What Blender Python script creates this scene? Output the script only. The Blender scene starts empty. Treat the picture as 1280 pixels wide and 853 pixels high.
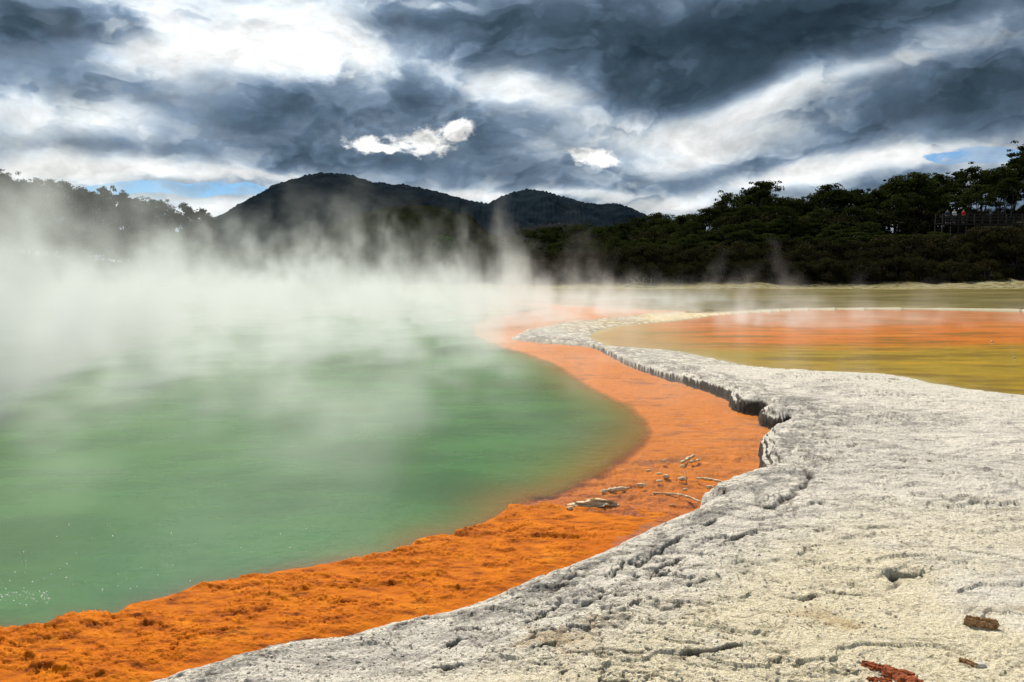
import bpy, math, random
import numpy as np
from mathutils import Vector, Matrix
random.seed(7)
RNG = np.random.default_rng(11)
S = bpy.context.scene
COL = S.collection
R = math.radians

# ------------------------------------------------------------------ camera
CAMZ, FPX, CX, CY, HOR = 1.70, 960.0, 640.0, 426.5, 340.0
PITCH = math.atan((CY - HOR) / FPX)
cam_d = bpy.data.cameras.new('camera')
cam_d.lens = 27.0; cam_d.sensor_width = 36.0; cam_d.clip_start = 0.05; cam_d.clip_end = 20000
cam = bpy.data.objects.new('camera', cam_d); COL.objects.link(cam)
cam.location = (0, 0, CAMZ); cam.rotation_euler = (R(90) - PITCH, 0, 0)
S.camera = cam

def ray(px, py):
    a, b = (px - CX), (CY - py)
    return np.array([a, FPX * math.cos(PITCH) + b * math.sin(PITCH), -FPX * math.sin(PITCH) + b * math.cos(PITCH)])
def at(px, py, z=0.0):
    """the point of the level z that the photograph shows at (px, py)"""
    d = ray(px, py); t = (z - CAMZ) / d[2]
    return (d[0] * t, d[1] * t)
def at_depth(px, py, Y):
    d = ray(px, py); t = Y / d[1]
    return (d[0] * t, Y, CAMZ + d[2] * t)
def azel(px, py):
    d = ray(px, py); return math.atan2(d[0], d[1]), math.atan2(d[2], math.hypot(d[0], d[1]))

WZ = -0.15          # water level
# ------------------------------------------------------------------ helpers
def tag(o, label=None, cat=None, group=None, kind=None):
    for k, v in (('label', label), ('category', cat), ('group', group), ('kind', kind)):
        if v: o[k] = v
    return o

def mesh_np(name, verts, faces, mat=None, smooth=True, parent=None):
    """verts (n,3); faces (m,4) or (m,3) array"""
    me = bpy.data.meshes.new(name)
    verts = np.asarray(verts, dtype=np.float32); faces = np.asarray(faces, dtype=np.int32)
    k = faces.shape[1]
    me.vertices.add(len(verts)); me.vertices.foreach_set('co', verts.ravel())
    me.loops.add(faces.size); me.loops.foreach_set('vertex_index', faces.ravel())
    me.polygons.add(len(faces))
    me.polygons.foreach_set('loop_start', np.arange(len(faces), dtype=np.int32) * k)
    me.polygons.foreach_set('loop_total', np.full(len(faces), k, dtype=np.int32))
    me.polygons.foreach_set('use_smooth', np.full(len(faces), smooth))
    me.update(calc_edges=True)
    o = bpy.data.objects.new(name, me); COL.objects.link(o)
    if mat: me.materials.append(mat)
    if parent: o.parent = parent
    return o

def empty(name, loc=(0, 0, 0), rz=0.0):
    o = bpy.data.objects.new(name, None); COL.objects.link(o)
    o.location = loc; o.rotation_euler = (0, 0, rz); o.empty_display_size = .2
    return o

def kids(o): return [c for c in bpy.data.objects if c.parent == o]
def copy_tree(o, children, parent=None):
    c = o.copy(); COL.objects.link(c); c.parent = parent
    for ch in children:
        d = ch.copy(); COL.objects.link(d); d.parent = c
    return c

# ---- numpy gradient noise
_perm = RNG.permutation(256).astype(np.int32); _perm = np.concatenate([_perm, _perm, _perm])
_ga = RNG.random(256) * 2 * np.pi; _gx = np.cos(_ga).astype(np.float32); _gy = np.sin(_ga).astype(np.float32)
def perlin(x, y):
    xf = np.floor(x); yf = np.floor(y)
    xi = xf.astype(np.int32) & 255; yi = yf.astype(np.int32) & 255
    fx = (x - xf).astype(np.float32); fy = (y - yf).astype(np.float32)
    u = fx * fx * fx * (fx * (fx * 6 - 15) + 10); v = fy * fy * fy * (fy * (fy * 6 - 15) + 10)
    def g(ix, iy, dx, dy):
        h = _perm[_perm[ix & 255] + (iy & 255)]
        return _gx[h] * dx + _gy[h] * dy
    a = g(xi, yi, fx, fy); b = g(xi + 1, yi, fx - 1, fy)
    c = g(xi, yi + 1, fx, fy - 1); d = g(xi + 1, yi + 1, fx - 1, fy - 1)
    return ((a + u * (b - a)) + v * ((c + u * (d - c)) - (a + u * (b - a)))) * 1.45
def fbm(x, y, o=4, gain=.5, lac=2.03):
    s = 0; a = 1.0; t = 0
    for k in range(o):
        s = s + a * perlin(x + 17.3 * k, y - 9.1 * k); t += a
        a *= gain; x = x * lac; y = y * lac
    return s / t
def ridged(x, y, o=4, gain=.5, lac=2.1):
    s = 0; a = 1.0; t = 0
    for k in range(o):
        s = s + a * (1 - np.abs(perlin(x + 5.3 * k, y + 3.7 * k)) * 2); t += a
        a *= gain; x = x * lac; y = y * lac
    return s / t
def sstep(a, b, x):
    t = np.clip((x - a) / (b - a), 0, 1); return t * t * (3 - 2 * t)
def stairs(h, k, sharp=.18):
    """h in steps of 1/k with soft treads and steep risers"""
    v = h * k; f = np.floor(v); t = v - f
    return (f + sstep(1 - sharp, 1.0, t) + .25 * t) / k / 1.25

def segdist(P, pts, vals=None, closed=False):
    """distance of P to a polyline, arc length of the foot, interpolated value"""
    pts = np.asarray(pts, float); n = len(pts)
    best = np.full(len(P), 1e9); s_ = np.zeros(len(P)); v_ = np.zeros(len(P)); acc = 0.0
    for i in range(n if closed else n - 1):
        a, b = pts[i], pts[(i + 1) % n]; ab = b - a; L = math.hypot(*ab)
        if L < 1e-9: continue
        t = np.clip(((P[:, 0] - a[0]) * ab[0] + (P[:, 1] - a[1]) * ab[1]) / (L * L), 0, 1)
        d = np.hypot(P[:, 0] - a[0] - t * ab[0], P[:, 1] - a[1] - t * ab[1])
        m = d < best
        best[m] = d[m]; s_[m] = acc + t[m] * L
        if vals is not None: v_[m] = vals[i] + t[m] * (vals[(i + 1) % n] - vals[i])
        acc += L
    return best, s_, v_
def inside(P, pts):
    pts = np.asarray(pts, float); n = len(pts); c = np.zeros(len(P), bool); x, y = P[:, 0], P[:, 1]
    for i in range(n):
        x1, y1 = pts[i]; x2, y2 = pts[(i + 1) % n]
        if y1 == y2: continue
        m = (y1 > y) != (y2 > y)
        c ^= m & (x < (x2 - x1) * (y - y1) / (y2 - y1) + x1)
    return c

# ---- node expression helper
class NT:
    def __init__(s, tree, wipe=True):
        s.t = tree
        if wipe: tree.nodes.clear()
    def n(s, typ, **kw):
        nd = s.t.nodes.new(typ)
        for k, v in kw.items(): setattr(nd, k, v)
        return nd
    def put(s, sock, v):
        if isinstance(v, bpy.types.NodeSocket): s.t.links.new(v, sock)
        elif v is not None: sock.default_value = v
    def m(s, op, a, b=None, c=None, clamp=False):
        nd = s.n('ShaderNodeMath', operation=op, use_clamp=clamp)
        s.put(nd.inputs[0], a)
        if b is not None: s.put(nd.inputs[1], b)
        if c is not None: s.put(nd.inputs[2], c)
        return nd.outputs[0]
    def add(s, *a):
        r = a[0]
        for q in a[1:]: r = s.m('ADD', r, q)
        return r
    def mul(s, *a):
        r = a[0]
        for q in a[1:]: r = s.m('MULTIPLY', r, q)
        return r
    def sub(s, a, b): return s.m('SUBTRACT', a, b)
    def clamp(s, a): return s.m('ADD', a, 0.0, clamp=True)
    def xyz(s, x, y, z):
        nd = s.n('ShaderNodeCombineXYZ'); s.put(nd.inputs[0], x); s.put(nd.inputs[1], y); s.put(nd.inputs[2], z); return nd.outputs[0]
    def sep(s, v):
        nd = s.n('ShaderNodeSeparateXYZ'); s.put(nd.inputs[0], v); return nd.outputs
    def vm(s, op, a, b=None):
        nd = s.n('ShaderNodeVectorMath', operation=op); s.put(nd.inputs[0], a)
        if b is not None:
            if op == 'SCALE': s.put(nd.inputs['Scale'], b)
            else: s.put(nd.inputs[1], b)
        return nd.outputs[0]
    def noise(s, vec, scale=1, detail=4, rough=.5, dist=0, lac=2.0, color=False, typ='FBM'):
        nd = s.n('ShaderNodeTexNoise')
        nd.noise_type = typ
        s.put(nd.inputs['Vector'], vec); s.put(nd.inputs['Scale'], scale); s.put(nd.inputs['Detail'], detail)
        s.put(nd.inputs['Roughness'], rough); s.put(nd.inputs['Distortion'], dist); s.put(nd.inputs['Lacunarity'], lac)
        return nd.outputs[1 if color else 0]
    def ramp(s, fac, stops, interp='LINEAR'):
        nd = s.n('ShaderNodeValToRGB'); cr = nd.color_ramp; cr.interpolation = interp
        while len(cr.elements) < len(stops): cr.elements.new(.5)
        for e, (p, c) in zip(cr.elements, stops):
            e.position = p
        for e, (p, c) in zip(cr.elements, stops):
            e.color = (c, c, c, 1) if isinstance(c, (int, float)) else (*c, 1)
        s.put(nd.inputs[0], fac); return nd.outputs[0]
    def mix(s, f, a, b, typ='MIX'):
        nd = s.n('ShaderNodeMix', data_type='RGBA', blend_type=typ)
        s.put(nd.inputs[0], f)
        for k, v in ((6, a), (7, b)):
            if isinstance(v, tuple): v = (*v, 1) if len(v) == 3 else v
            s.put(nd.inputs[k], v)
        return nd.outputs[2]
    def smooth(s, x, a, b, lo=0.0, hi=1.0):
        nd = s.n('ShaderNodeMapRange', interpolation_type='SMOOTHSTEP')
        s.put(nd.inputs[0], x)
        for i, v in ((1, a), (2, b), (3, lo), (4, hi)): s.put(nd.inputs[i], v)
        return nd.outputs[0]
    def attr(s, name, typ='GEOMETRY'):
        nd = s.n('ShaderNodeAttribute', attribute_name=name); nd.attribute_type = typ; return nd.outputs['Fac']

def new_mat(name):
    m = bpy.data.materials.new(name); m.use_nodes = True
    t = NT(m.node_tree); out = t.n('ShaderNodeOutputMaterial')
    return m, t, out
def bsdf(t, out, color, rough=.8, normal=None, spec=.3, **kw):
    b = t.n('ShaderNodeBsdfPrincipled')
    t.put(b.inputs['Base Color'], (*color, 1) if isinstance(color, tuple) else color)
    t.put(b.inputs['Roughness'], rough); t.put(b.inputs['Specular IOR Level'], spec)
    if normal is not None: t.put(b.inputs['Normal'], normal)
    t.t.links.new(b.outputs[0], out.inputs['Surface']); return b
def bump(t, h, strength=.5, dist=.01, normal=None):
    nd = t.n('ShaderNodeBump'); t.put(nd.inputs['Height'], h); t.put(nd.inputs['Strength'], strength); t.put(nd.inputs['Distance'], dist)
    if normal is not None: t.put(nd.inputs['Normal'], normal)
    return nd.outputs[0]
def pos(t): return t.n('ShaderNodeNewGeometry').outputs['Position']

# ------------------------------------------------------------------ the traced shores (photo pixels -> metres on the water level)
coast_px = [  # main pool against the white terrace, near to far; third = steepness of the bank (1 = ledge)
 (-60,935,.1),(60,898,.1),(215,853,.1),(285,829,.1),(350,814,.1),(420,806,.1),(480,787,.1),(560,769,.1),(590,760,.1),(630,743,.1),(700,716,.1),(745,697,.15),
 (790,674,.2),(827,657,.2),(874,641,.3),(878,628,.5),(897,620,.6),(925,609,.7),(950,600,.9),(954,594,1),(950,583,1),(952,571,1),(949,562,1),(954,552,.9),(965,543,.8),(980,536,.9),
 (989,531,1),(980,533.5,1),(965,530.5,1),(951,526,1),(949,521,1),(958,515,1),(950,513.5,1),(931,511.5,1),(914,506,1),(911,500,1),(913,496,1),(895,489,1),(872,481,1),(852,475,.8),(830,469,.6),(814,464,.5),(783,452,.5),(767,444,.5),(754,437,.5),
 (740,431,.5),(700,428,.5),(670,425.5,.5),(640,422.5,.3),(655,415,.3),(680,409.5,.3),(700,405,.3),(727,401.5,.3),(775,397.5,.3),(812,393,.3),(850,391.5,.3),(880,391,.3),(900,389,.3)]
far1_px = [(860,387.5),(783,385),(700,380),(620,376),(500,371),(300,367),(100,364.5),(-300,364)]
coast = [at(x, y, WZ) for x, y, _ in coast_px]; coast_v = [v for *_, v in coast_px]
POOL1 = coast + [at(x, y, WZ) for x, y in far1_px] + [(-75, 60), (-60, 20), (-32, -8), (-10, -10)]
deep_px = [(-200,815),(-80,795),(0,785),(31,785),(62,783),(89,770),(115,768),(144,770),(165,759),(213,747),(254,730),(295,726),(343,718),(400,708),(436,701),(458,701),(490,694),(513,687),(524,676),(535,671),(552,670),(567,671),
 (598,660),(626,646),(635,636),(644,630),(668,622),(689,619),(705,612),(724,602),(750,588),(774,571),(795,556),(805,546),(807,536),(800,522),(786,509),(758,496),(727,480),(714,471),(690,455),(650,441),(615,431),(590,420),(585,405),(620,394),(680,386),
 (600,378),(500,373),(300,369),(100,366.5),(-280,366)]
DEEP = [at(x, y, WZ) for x, y in deep_px] + [(-70, 58), (-55, 20), (-30, -5), (-9, -5), (-6, 1)]
p2_px = [(733,421),(745,427),(759,433.5),(790,434.5),(823,437),(850,440),(876,445),(900,450),(929,457),(970,461),(1014,464),(1060,465.5),(1105,468),(1135,472),(1163,479),(1187,483),(1211,487),(1245,491),(1280,495),(1340,506),(1420,520),(1700,560),
 (1900,430),(1500,393),(1280,389),(1180,387),(1100,386.5),(1000,387.5),(930,391),(890,394),(865,397.5),(812,403.5),(775,406),(759,409.5),(742,414)]
POOL2 = [at(x, y, WZ) for x, y in p2_px]

def wobble(P, amp=.5):
    """natural irregular shores: displaced lookup, scaled with distance from the viewpoint"""
    r = np.hypot(P[:, 0], P[:, 1])
    a = np.clip(r * .004, .01, .25) * amp / .5
    f1 = 6 / np.maximum(r, 2) ** .5
    b = np.clip(.012 + .0006 * r, .004, .03)
    return P + np.stack([a * fbm(P[:, 0] * 4, P[:, 1] * 4, 4) + b * fbm(P[:, 0] * 9, P[:, 1] * 9, 3, .6), a * fbm(P[:, 0] * 4 + 50, P[:, 1] * 4 + 9, 4) + b * fbm(P[:, 0] * 9 + 5, P[:, 1] * 9, 3, .6)], 1)

# skyline of the wooded hill to the right, as the height of the ground below the trees
sky_px = [(-400,225),(0,222),(60,236),(140,246),(200,255),(262,275),(300,300),(420,305),(560,305),(620,290),(700,277),(790,268),(850,264),(880,258),(905,243),(935,230),(975,238),(1000,245),(1030,234),(1080,236),(1130,216),(1160,222),(1210,205),(1260,196),(1280,184),(1500,150),(1900,120)]
sk_u = np.array([(x - CX) / FPX for x, y in sky_px]); sk_v = np.array([(HOR - y) / FPX for x, y in sky_px])
def skyline(u): return np.interp(u, sk_u, sk_v)
def hill_ground(X, Y):
    Yc = np.maximum(Y, 1.0); u = np.clip(X / Yc, -3, 3)
    top = CAMZ + skyline(u) * 118.0
    g = np.maximum(top - 9.0, 0.6)
    rmp = np.interp(Y, [86, 90, 98, 118, 160, 400], [0, .05, .62, 1.0, 1.1, .6])
    left = sstep(-.05, -.3, u)
    rmp = rmp * (1 - left) + left * np.interp(Y, [80, 95, 118, 400], [0, .25, .6, .4])
    return g * rmp

# ------------------------------------------------------------------ ground sheet (one polar height field, cut into its surfaces)
def build_ground():
    az = np.concatenate([np.arange(-180, -42, 3.0), np.linspace(-42, -37, 14)[:-1], np.linspace(-37, 37, 1180), np.linspace(37, 42, 14)[1:], np.arange(45, 181, 3.0)])
    az[-1] = 180.0; az = np.radians(az)
    pys = np.concatenate([np.linspace(1400, 870, 70)[:-1], np.linspace(870, 375, 640)[:-1], np.linspace(375, 350, 90)])
    rr = CAMZ * FPX / (pys - HOR)
    rr = np.concatenate([[.05, .4, .8, 1.1, 1.4], rr, np.geomspace(rr[-1] * 1.02, 6000, 70)])
    A, RR = np.meshgrid(az, rr)
    X = (RR * np.sin(A)).ravel(); Y = (RR * np.cos(A)).ravel(); P = np.stack([X, Y], 1)
    r = np.hypot(X, Y)
    near = r < 100
    Pn = P[near]; Pw = wobble(Pn)
    N = len(P)
    in1 = np.zeros(N, bool); inD = np.zeros(N, bool); in2 = np.zeros(N, bool)
    in1[near] = inside(Pw, POOL1); inD[near] = inside(wobble(Pn, 1.0), DEEP); in2[near] = inside(Pw, POOL2)
    dc = np.full(N, 99.); sc = np.zeros(N); vc = np.zeros(N); dD = np.full(N, 99.); d2 = np.full(N, 99.); d1 = np.full(N, 99.)
    a, b, c = segdist(Pw, coast, coast_v); dc[near] = a; sc[near] = b; vc[near] = c
    dD[near] = segdist(wobble(Pn, 1.0), DEEP, closed=True)[0]
    d2[near] = segdist(Pw, POOL2, closed=True)[0]
    d1[near] = segdist(Pw, POOL1, closed=True)[0]
    land = ~(in1 | in2)
    far = r > 36
    # --- terrace relief
    xx, yy = X, Y
    fade = np.clip(14 / np.maximum(r, 1), 0.15, 1)
    wx = xx + .25 * fbm(xx * 1.3, yy * 1.3, 3); wy = yy + .25 * fbm(xx * 1.3 + 40, yy * 1.3, 3)
    big = fbm(wx * .55, wy * .55, 4)
    plates = stairs(fbm(wx * .8 + 9, wy * 1.5, 5) * .5 + .5, 6, .045) * .15
    plates2 = stairs(fbm(wx * 2.1 + 19, wy * 4.2, 5, .6) * .5 + .5, 8, .055) * .07
    rough = 1 - 2 * np.abs(fbm(xx * 13, yy * 17, 4, .62)) ** .8; grit = fbm(xx * 55, yy * 60, 3, .65)
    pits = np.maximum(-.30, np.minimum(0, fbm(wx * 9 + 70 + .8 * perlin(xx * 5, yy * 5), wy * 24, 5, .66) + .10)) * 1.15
    pitmask = sstep(-.1, .35, fbm(xx * .6 + 3, yy * .8 + 5, 3) + .25 * sstep(7, 3, r))
    flow = stairs(fbm(dc * 6 + .9 * fbm(xx * 1.4, yy * 1.4, 4), sc * .9, 5, .6) * .5 + .5, 8, .15) * 2 - 1
    flow2 = ridged(dc * 5 + 1.1 * fbm(xx * 1.0, yy * 1.0, 3), sc * .7, 3)
    band = np.exp(-(dc / (.20 + .045 * np.clip(r, 3, 12)) ) ** 3 / 1.2)
    zone = .30 + .70 * sstep(-.18, .22, fbm(xx * .5 + 23, yy * .65 + 8, 4)); zone = np.maximum(zone, .9 * band)
    pits = pits * zone
    hL = .025 * big + plates * .85 + zone * (plates2 * .75 + .007 * rough) + .004 * grit + .042 * pits * (.25 + pitmask) + band * (.045 * flow + .018 * flow2)
    hL = hL - .055
    hL = np.where((vc > .4) & (dc < .5), hL * .75 + .012 * stairs(fbm(xx * 2, yy * 5, 3) * .5 + .5, 5, .08), hL)
    w = np.where(vc > .4, .02, .22)
    rise = np.where(vc > .4, .15 * (.5 * sstep(0, .02, dc) + .28 * sstep(.05, .07, dc + .05 * fbm(xx * 3, yy * 3, 3)) + .22 * sstep(.11, .13, dc + .08 * fbm(xx * 2.4 + 7, yy * 2.4, 3))), .15 * (1 - np.exp(-dc / (.02 + .25 * (1 - vc)))))
    rise = np.minimum(rise, .15 * (1 - np.exp(-d2 / .5)) + .0)
    lip = .03 * np.exp(-((dc - .32) / .2) ** 2) * (1 - vc)
    zL = WZ + .006 + rise + lip + hL * np.clip(.0 + dc / .25, 0, 1) * np.clip(.15 + d2 / .6, 0, 1)
    # spit lies lower far away
    zL = zL - .105 * sstep(10.5, 15.5, r) * (rise / .15)
    # cracks and broken edges traced on the terrace
    crk = [([(1012,733),(1040,738),(1085,741),(1104,741),(1117,731),(1125,722),(1147,716)], .030, .05),
           ([(938,704),(965,700),(992,697),(1003,684),(1022,682)], .018, .03),
           ([(1130,680),(1170,684),(1210,690),(1250,694),(1320,706)], .016, .025),
           ([(860,735),(905,728),(950,742),(985,748),(1012,745)], .022, .03),
           ([(1050,655),(1085,660),(1108,660)], .018, .03),
           ([(700,800),(740,790),(790,782)], .018, .03),
           ([(560,835),(600,822),(650,812),(690,806)], .02, .03),
           ([(780,830),(820,815),(870,822),(925,816)], .016, .022),
           ([(1095,760),(1130,770),(1185,775)], .014, .02),
           ([(1180,800),(1230,806),(1300,798)], .014, .02),
           ([(640,780),(700,765),(760,742),(820,712),(880,690),(935,668)], .018, .03),
           ([(560,806),(640,778),(720,742),(800,700),(900,650)], .02, .03),
           ([(960,640),(990,622),(1012,598),(1005,570)], .03, .06)]
    nr = near & (r < 14)
    Pq = P[nr]; Pq = Pq + .13 * np.stack([fbm(Pq[:, 0] * 3, Pq[:, 1] * 3, 5, .6), fbm(Pq[:, 0] * 3 + 30, Pq[:, 1] * 3, 5, .6)], 1)
    zc = np.zeros(len(Pq)); cm = np.zeros(len(Pq))
    for pl, dep, wd in crk:
        pts = [at(x, y, 0) for x, y in pl]
        d, s_, _ = segdist(Pq, pts)
        L = sum(math.dist(pts[i], pts[i + 1]) for i in range(len(pts) - 1))
        var = sstep(-.35, .25, perlin(s_ * 3 + dep * 900, s_ * 0 + wd * 77))
        g = np.exp(-(d / (wd * .42)) ** 2) * var
        a0, a1 = np.array(pts[0]), np.array(pts[-1]); sd_ = np.sign((a1[0] - a0[0]) * (Pq[:, 1] - a0[1]) - (a1[1] - a0[1]) * (Pq[:, 0] - a0[0]))
        zc -= dep * g * 1.1; zc += np.where(sd_ > 0, .5 * dep * np.exp(-d / .16), -.2 * dep * np.exp(-d / .12)) * (.3 + .7 * var)
        cm = np.maximum(cm, g)
    zL[nr] += zc
    net = np.zeros(N)
    for f_, sx_, wd_, thr_ in ((.9, 0, .016, .05), (2.0, 31, .020, .12), (4.2, 57, .028, .12)):
        a_ = fbm(wx * f_ + sx_ + .22 * fbm(xx * 7, yy * 7, 3, .6), wy * f_ * 1.5 + sx_ + .22 * fbm(xx * 7 + 9, yy * 7, 3, .6), 3)
        gate = sstep(thr_, thr_ + .15, fbm(xx * f_ * .7 + 11 + sx_, yy * f_ * .9, 3)) * zone
        net = np.maximum(net, np.exp(-(a_ / wd_) ** 2) * gate)
        zL = zL + land * np.where(dc > .1, .010 / f_ ** .5 * np.tanh(a_ / wd_ * .7) * gate, 0)
    zL = zL - .022 * net * (dc > .1) * land
    # --- orange shelf and pool bed
    shb = stairs(fbm(xx * 1.9 + .3 * fbm(xx * 6, yy * 6, 3), yy * 4.2 + .6 * fbm(xx * 5 + 9, yy * 5, 3), 5, .62) * .5 + .5, 13, .10) - .4
    scal = fbm(xx * 9 + 1.1 * fbm(xx * 4, yy * 4, 3), yy * 19, 4, .6)
    deepY = .05 * sstep(5.0, 7.5, yy + .35 * xx)
    shb = (shb - .02) * np.where(vc > .4, 1, sstep(.0, .35, dc)); scal = np.where(vc > .4, scal, .5 + (scal - .5) * sstep(0, .2, dc))
    zS = WZ + .012 - deepY + .19 * shb * (1 - .45 * sstep(5.5, 9, yy)) + .012 * (1 - 2 * np.abs(scal)) * (1 - .6 * sstep(6, 10, yy)) + .0035 * fbm(xx * 40, yy * 40, 3)
    zS = np.where(yy + .35 * xx < 6, np.maximum(zS, WZ + .002 + .005 * (1 - 2 * np.abs(scal))), zS)
    zS = zS - .03 * sstep(.25, 0, dc) * (vc > .4) - .012 * sstep(.2, 0, dc) * (vc < .4)
    drop = 1.4 * (1 - np.exp(-(dD / (.75 + .05 * r)) ** 1.6))
    zS = np.where(inD, np.minimum(zS, WZ + .004) - drop, zS)
    # --- second, shallow pool
    z2 = WZ - .01 - .05 * (1 - np.exp(-d2 / 1.2)) + .008 * fbm(xx * 2, yy * 4, 3)
    # --- far flats and wooded slope
    flat = WZ + .02 + .05 * sstep(36, 45, yy) + .05 * fbm(xx * .25, yy * .12, 4) + .015 * fbm(xx * 2, yy * 1, 3)
    lipf = .07 * np.exp(-(d2 / .35) ** 2) + .05 * np.exp(-(d1 / .4) ** 2)
    bank = .65 * sstep(79, 86, yy + 3 * fbm(xx * .08, yy * .02, 3)) * (1 + .6 * fbm(xx * .35, yy * .35, 4))
    zF = flat + lipf + bank + hill_ground(X, Y) + .5 * fbm(xx * .1, yy * .1, 3) * sstep(90, 110, r)
    kf = sstep(30, 36, yy)
    side = sstep(30, 60, np.abs(xx)) * sstep(0, 20, -yy + 30)
    z = np.where(in1, zS, np.where(in2, z2, zL * (1 - kf) + zF * kf))
    z = np.where(r > 900, z - (r - 900) * .004, z)
    nA, nR = len(az), len(rr)
    idx = np.arange(nA * nR).reshape(nR, nA)
    F = np.stack([idx[:-1, :-1], idx[:-1, 1:], idx[1:, 1:], idx[1:, :-1]], -1).reshape(-1, 4)[:, ::-1]
    c4 = lambda a_: a_[F].sum(1)
    cls = np.full(len(F), 3)
    f1 = in1[F].sum(1) >= 4; f2 = in2[F].sum(1) >= 4
    yc = yy[F].mean(1); rc = r[F].mean(1)
    cls[(rc < 38) & (yc < 34)] = 0
    cls[f1] = 1; cls[f2] = 2
    V = np.stack([X, Y, z], 1)
    at_ = dict(coast=dc, bandm=band, flow=flow, pit=np.clip(-pits * (.25 + pitmask) * 4, 0, 1), crack=np.zeros(N), deep=np.where(inD, dD, -dD), inner=d2)
    at_['crack'][nr] = cm; at_['crack'] = np.maximum(at_['crack'], .75 * net * (r < 20))
    return V, F, cls, at_, dict(A=az, R=rr, in1=in1, in2=in2, z=z, idx=idx, d1=d1, d2=d2)

V, F, cls, attrs, G = build_ground()
def cut(name, k, mat):
    f = F[cls == k]; used, inv = np.unique(f, return_inverse=True)
    o = mesh_np(name, V[used], inv.reshape(f.shape), mat)
    for an, arr in attrs.items():
        a = o.data.attributes.new(an, 'FLOAT', 'POINT'); a.data.foreach_set('value', arr[used].astype(np.float32))
    o['kind'] = 'structure'
    return o

# --- materials of the ground
def mat_terrace():
    m, t, out = new_mat('white_sinter')
    p = pos(t)
    x, y, z = t.sep(p)
    n1 = t.noise(p, .9, 6, .6); n2 = t.noise(p, 5, 6, .65); n3 = t.noise(p, 46, 5, .72); n5 = t.noise(p, 120, 3, .7); n4 = t.noise(p, .35, 4, .55)
    white = (.90, .83, .71); grey = (.50, .455, .41); cream = (.90, .78, .52)
    st = t.noise(t.vm('MULTIPLY', p, (1.0, 3.2, 1)), 2.6, 7, .70)
    c = t.mix(t.smooth(st, .46, .62), white, grey)
    cr = t.mul(t.smooth(t.add(n1, t.mul(y, -.05)), .08, .32), t.smooth(t.attr('coast'), .5, 1.3), t.smooth(y, 6.5, 3.6))
    c = t.mix(t.mul(cr, .85), c, cream)
    c = t.mix(t.mul(t.smooth(n4, .48, .62), t.smooth(y, 4.5, 8), t.smooth(n2, .3, .6), .55), c, (.36, .335, .31))
    far_w = t.mul(t.smooth(y, 7.5, 11), t.smooth(t.attr('inner'), 3.2, 1.0))
    c = t.mix(t.mul(far_w, .55), c, (.80, .74, .62))
    band = t.attr('bandm')
    gb = t.mul(t.smooth(band, .1, .6), t.smooth(t.add(t.mul(t.attr('flow'), -.40), n2), .52, .70), t.smooth(t.attr('coast'), .06, .20))
    c = t.mix(t.mul(gb, .72), c, (.20, .19, .18))
    c = t.mix(t.mul(t.smooth(t.attr('coast'), .2, .02), .6), c, (.82, .77, .68))
    c = t.mix(t.smooth(n3, .52, .66, 0, .62), c, (.20, .165, .125))
    c = t.mix(t.smooth(n5, .52, .72, 0, .45), c, (.22, .19, .15))
    c = t.mix(t.smooth(n3, .48, .34, 0, .7), c, (.93, .88, .77))
    spk = t.smooth(t.noise(p, 20, 5, .78), .56, .66)
    c = t.mix(t.mul(spk, t.smooth(n1, .36, .58), .80), c, (.075, .055, .035))
    och = t.mul(t.smooth(t.noise(t.vm('ADD', p, (7, 3, 0)), 1.6, 5, .6), .60, .70), t.smooth(y, 5.5, 3.4), .5)
    c = t.mix(och, c, (.52, .33, .12))
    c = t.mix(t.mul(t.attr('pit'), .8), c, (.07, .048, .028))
    c = t.mix(t.mul(t.attr('crack'), .9), c, (.035, .026, .016))
    yl = t.mul(t.smooth(y, 22, 27), t.smooth(n2, .35, .6))
    c = t.mix(t.mul(yl, .8), c, (.66, .44, .12))
    spit = t.mul(t.smooth(x, 6.0, 4.5), t.smooth(y, 13, 17), t.smooth(n2, .4, .55))
    c = t.mix(t.mul(spit, .6), c, (.22, .19, .16))
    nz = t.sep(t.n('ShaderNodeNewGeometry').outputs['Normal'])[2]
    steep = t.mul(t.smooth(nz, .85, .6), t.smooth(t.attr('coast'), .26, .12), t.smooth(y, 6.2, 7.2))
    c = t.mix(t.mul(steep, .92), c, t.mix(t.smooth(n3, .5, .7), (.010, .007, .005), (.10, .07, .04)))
    h = t.add(t.mul(n3, .9), t.mul(n5, .35), t.mul(t.noise(p, 14, 6, .72), 1.4))
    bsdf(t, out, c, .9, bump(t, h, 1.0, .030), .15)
    return m
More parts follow.
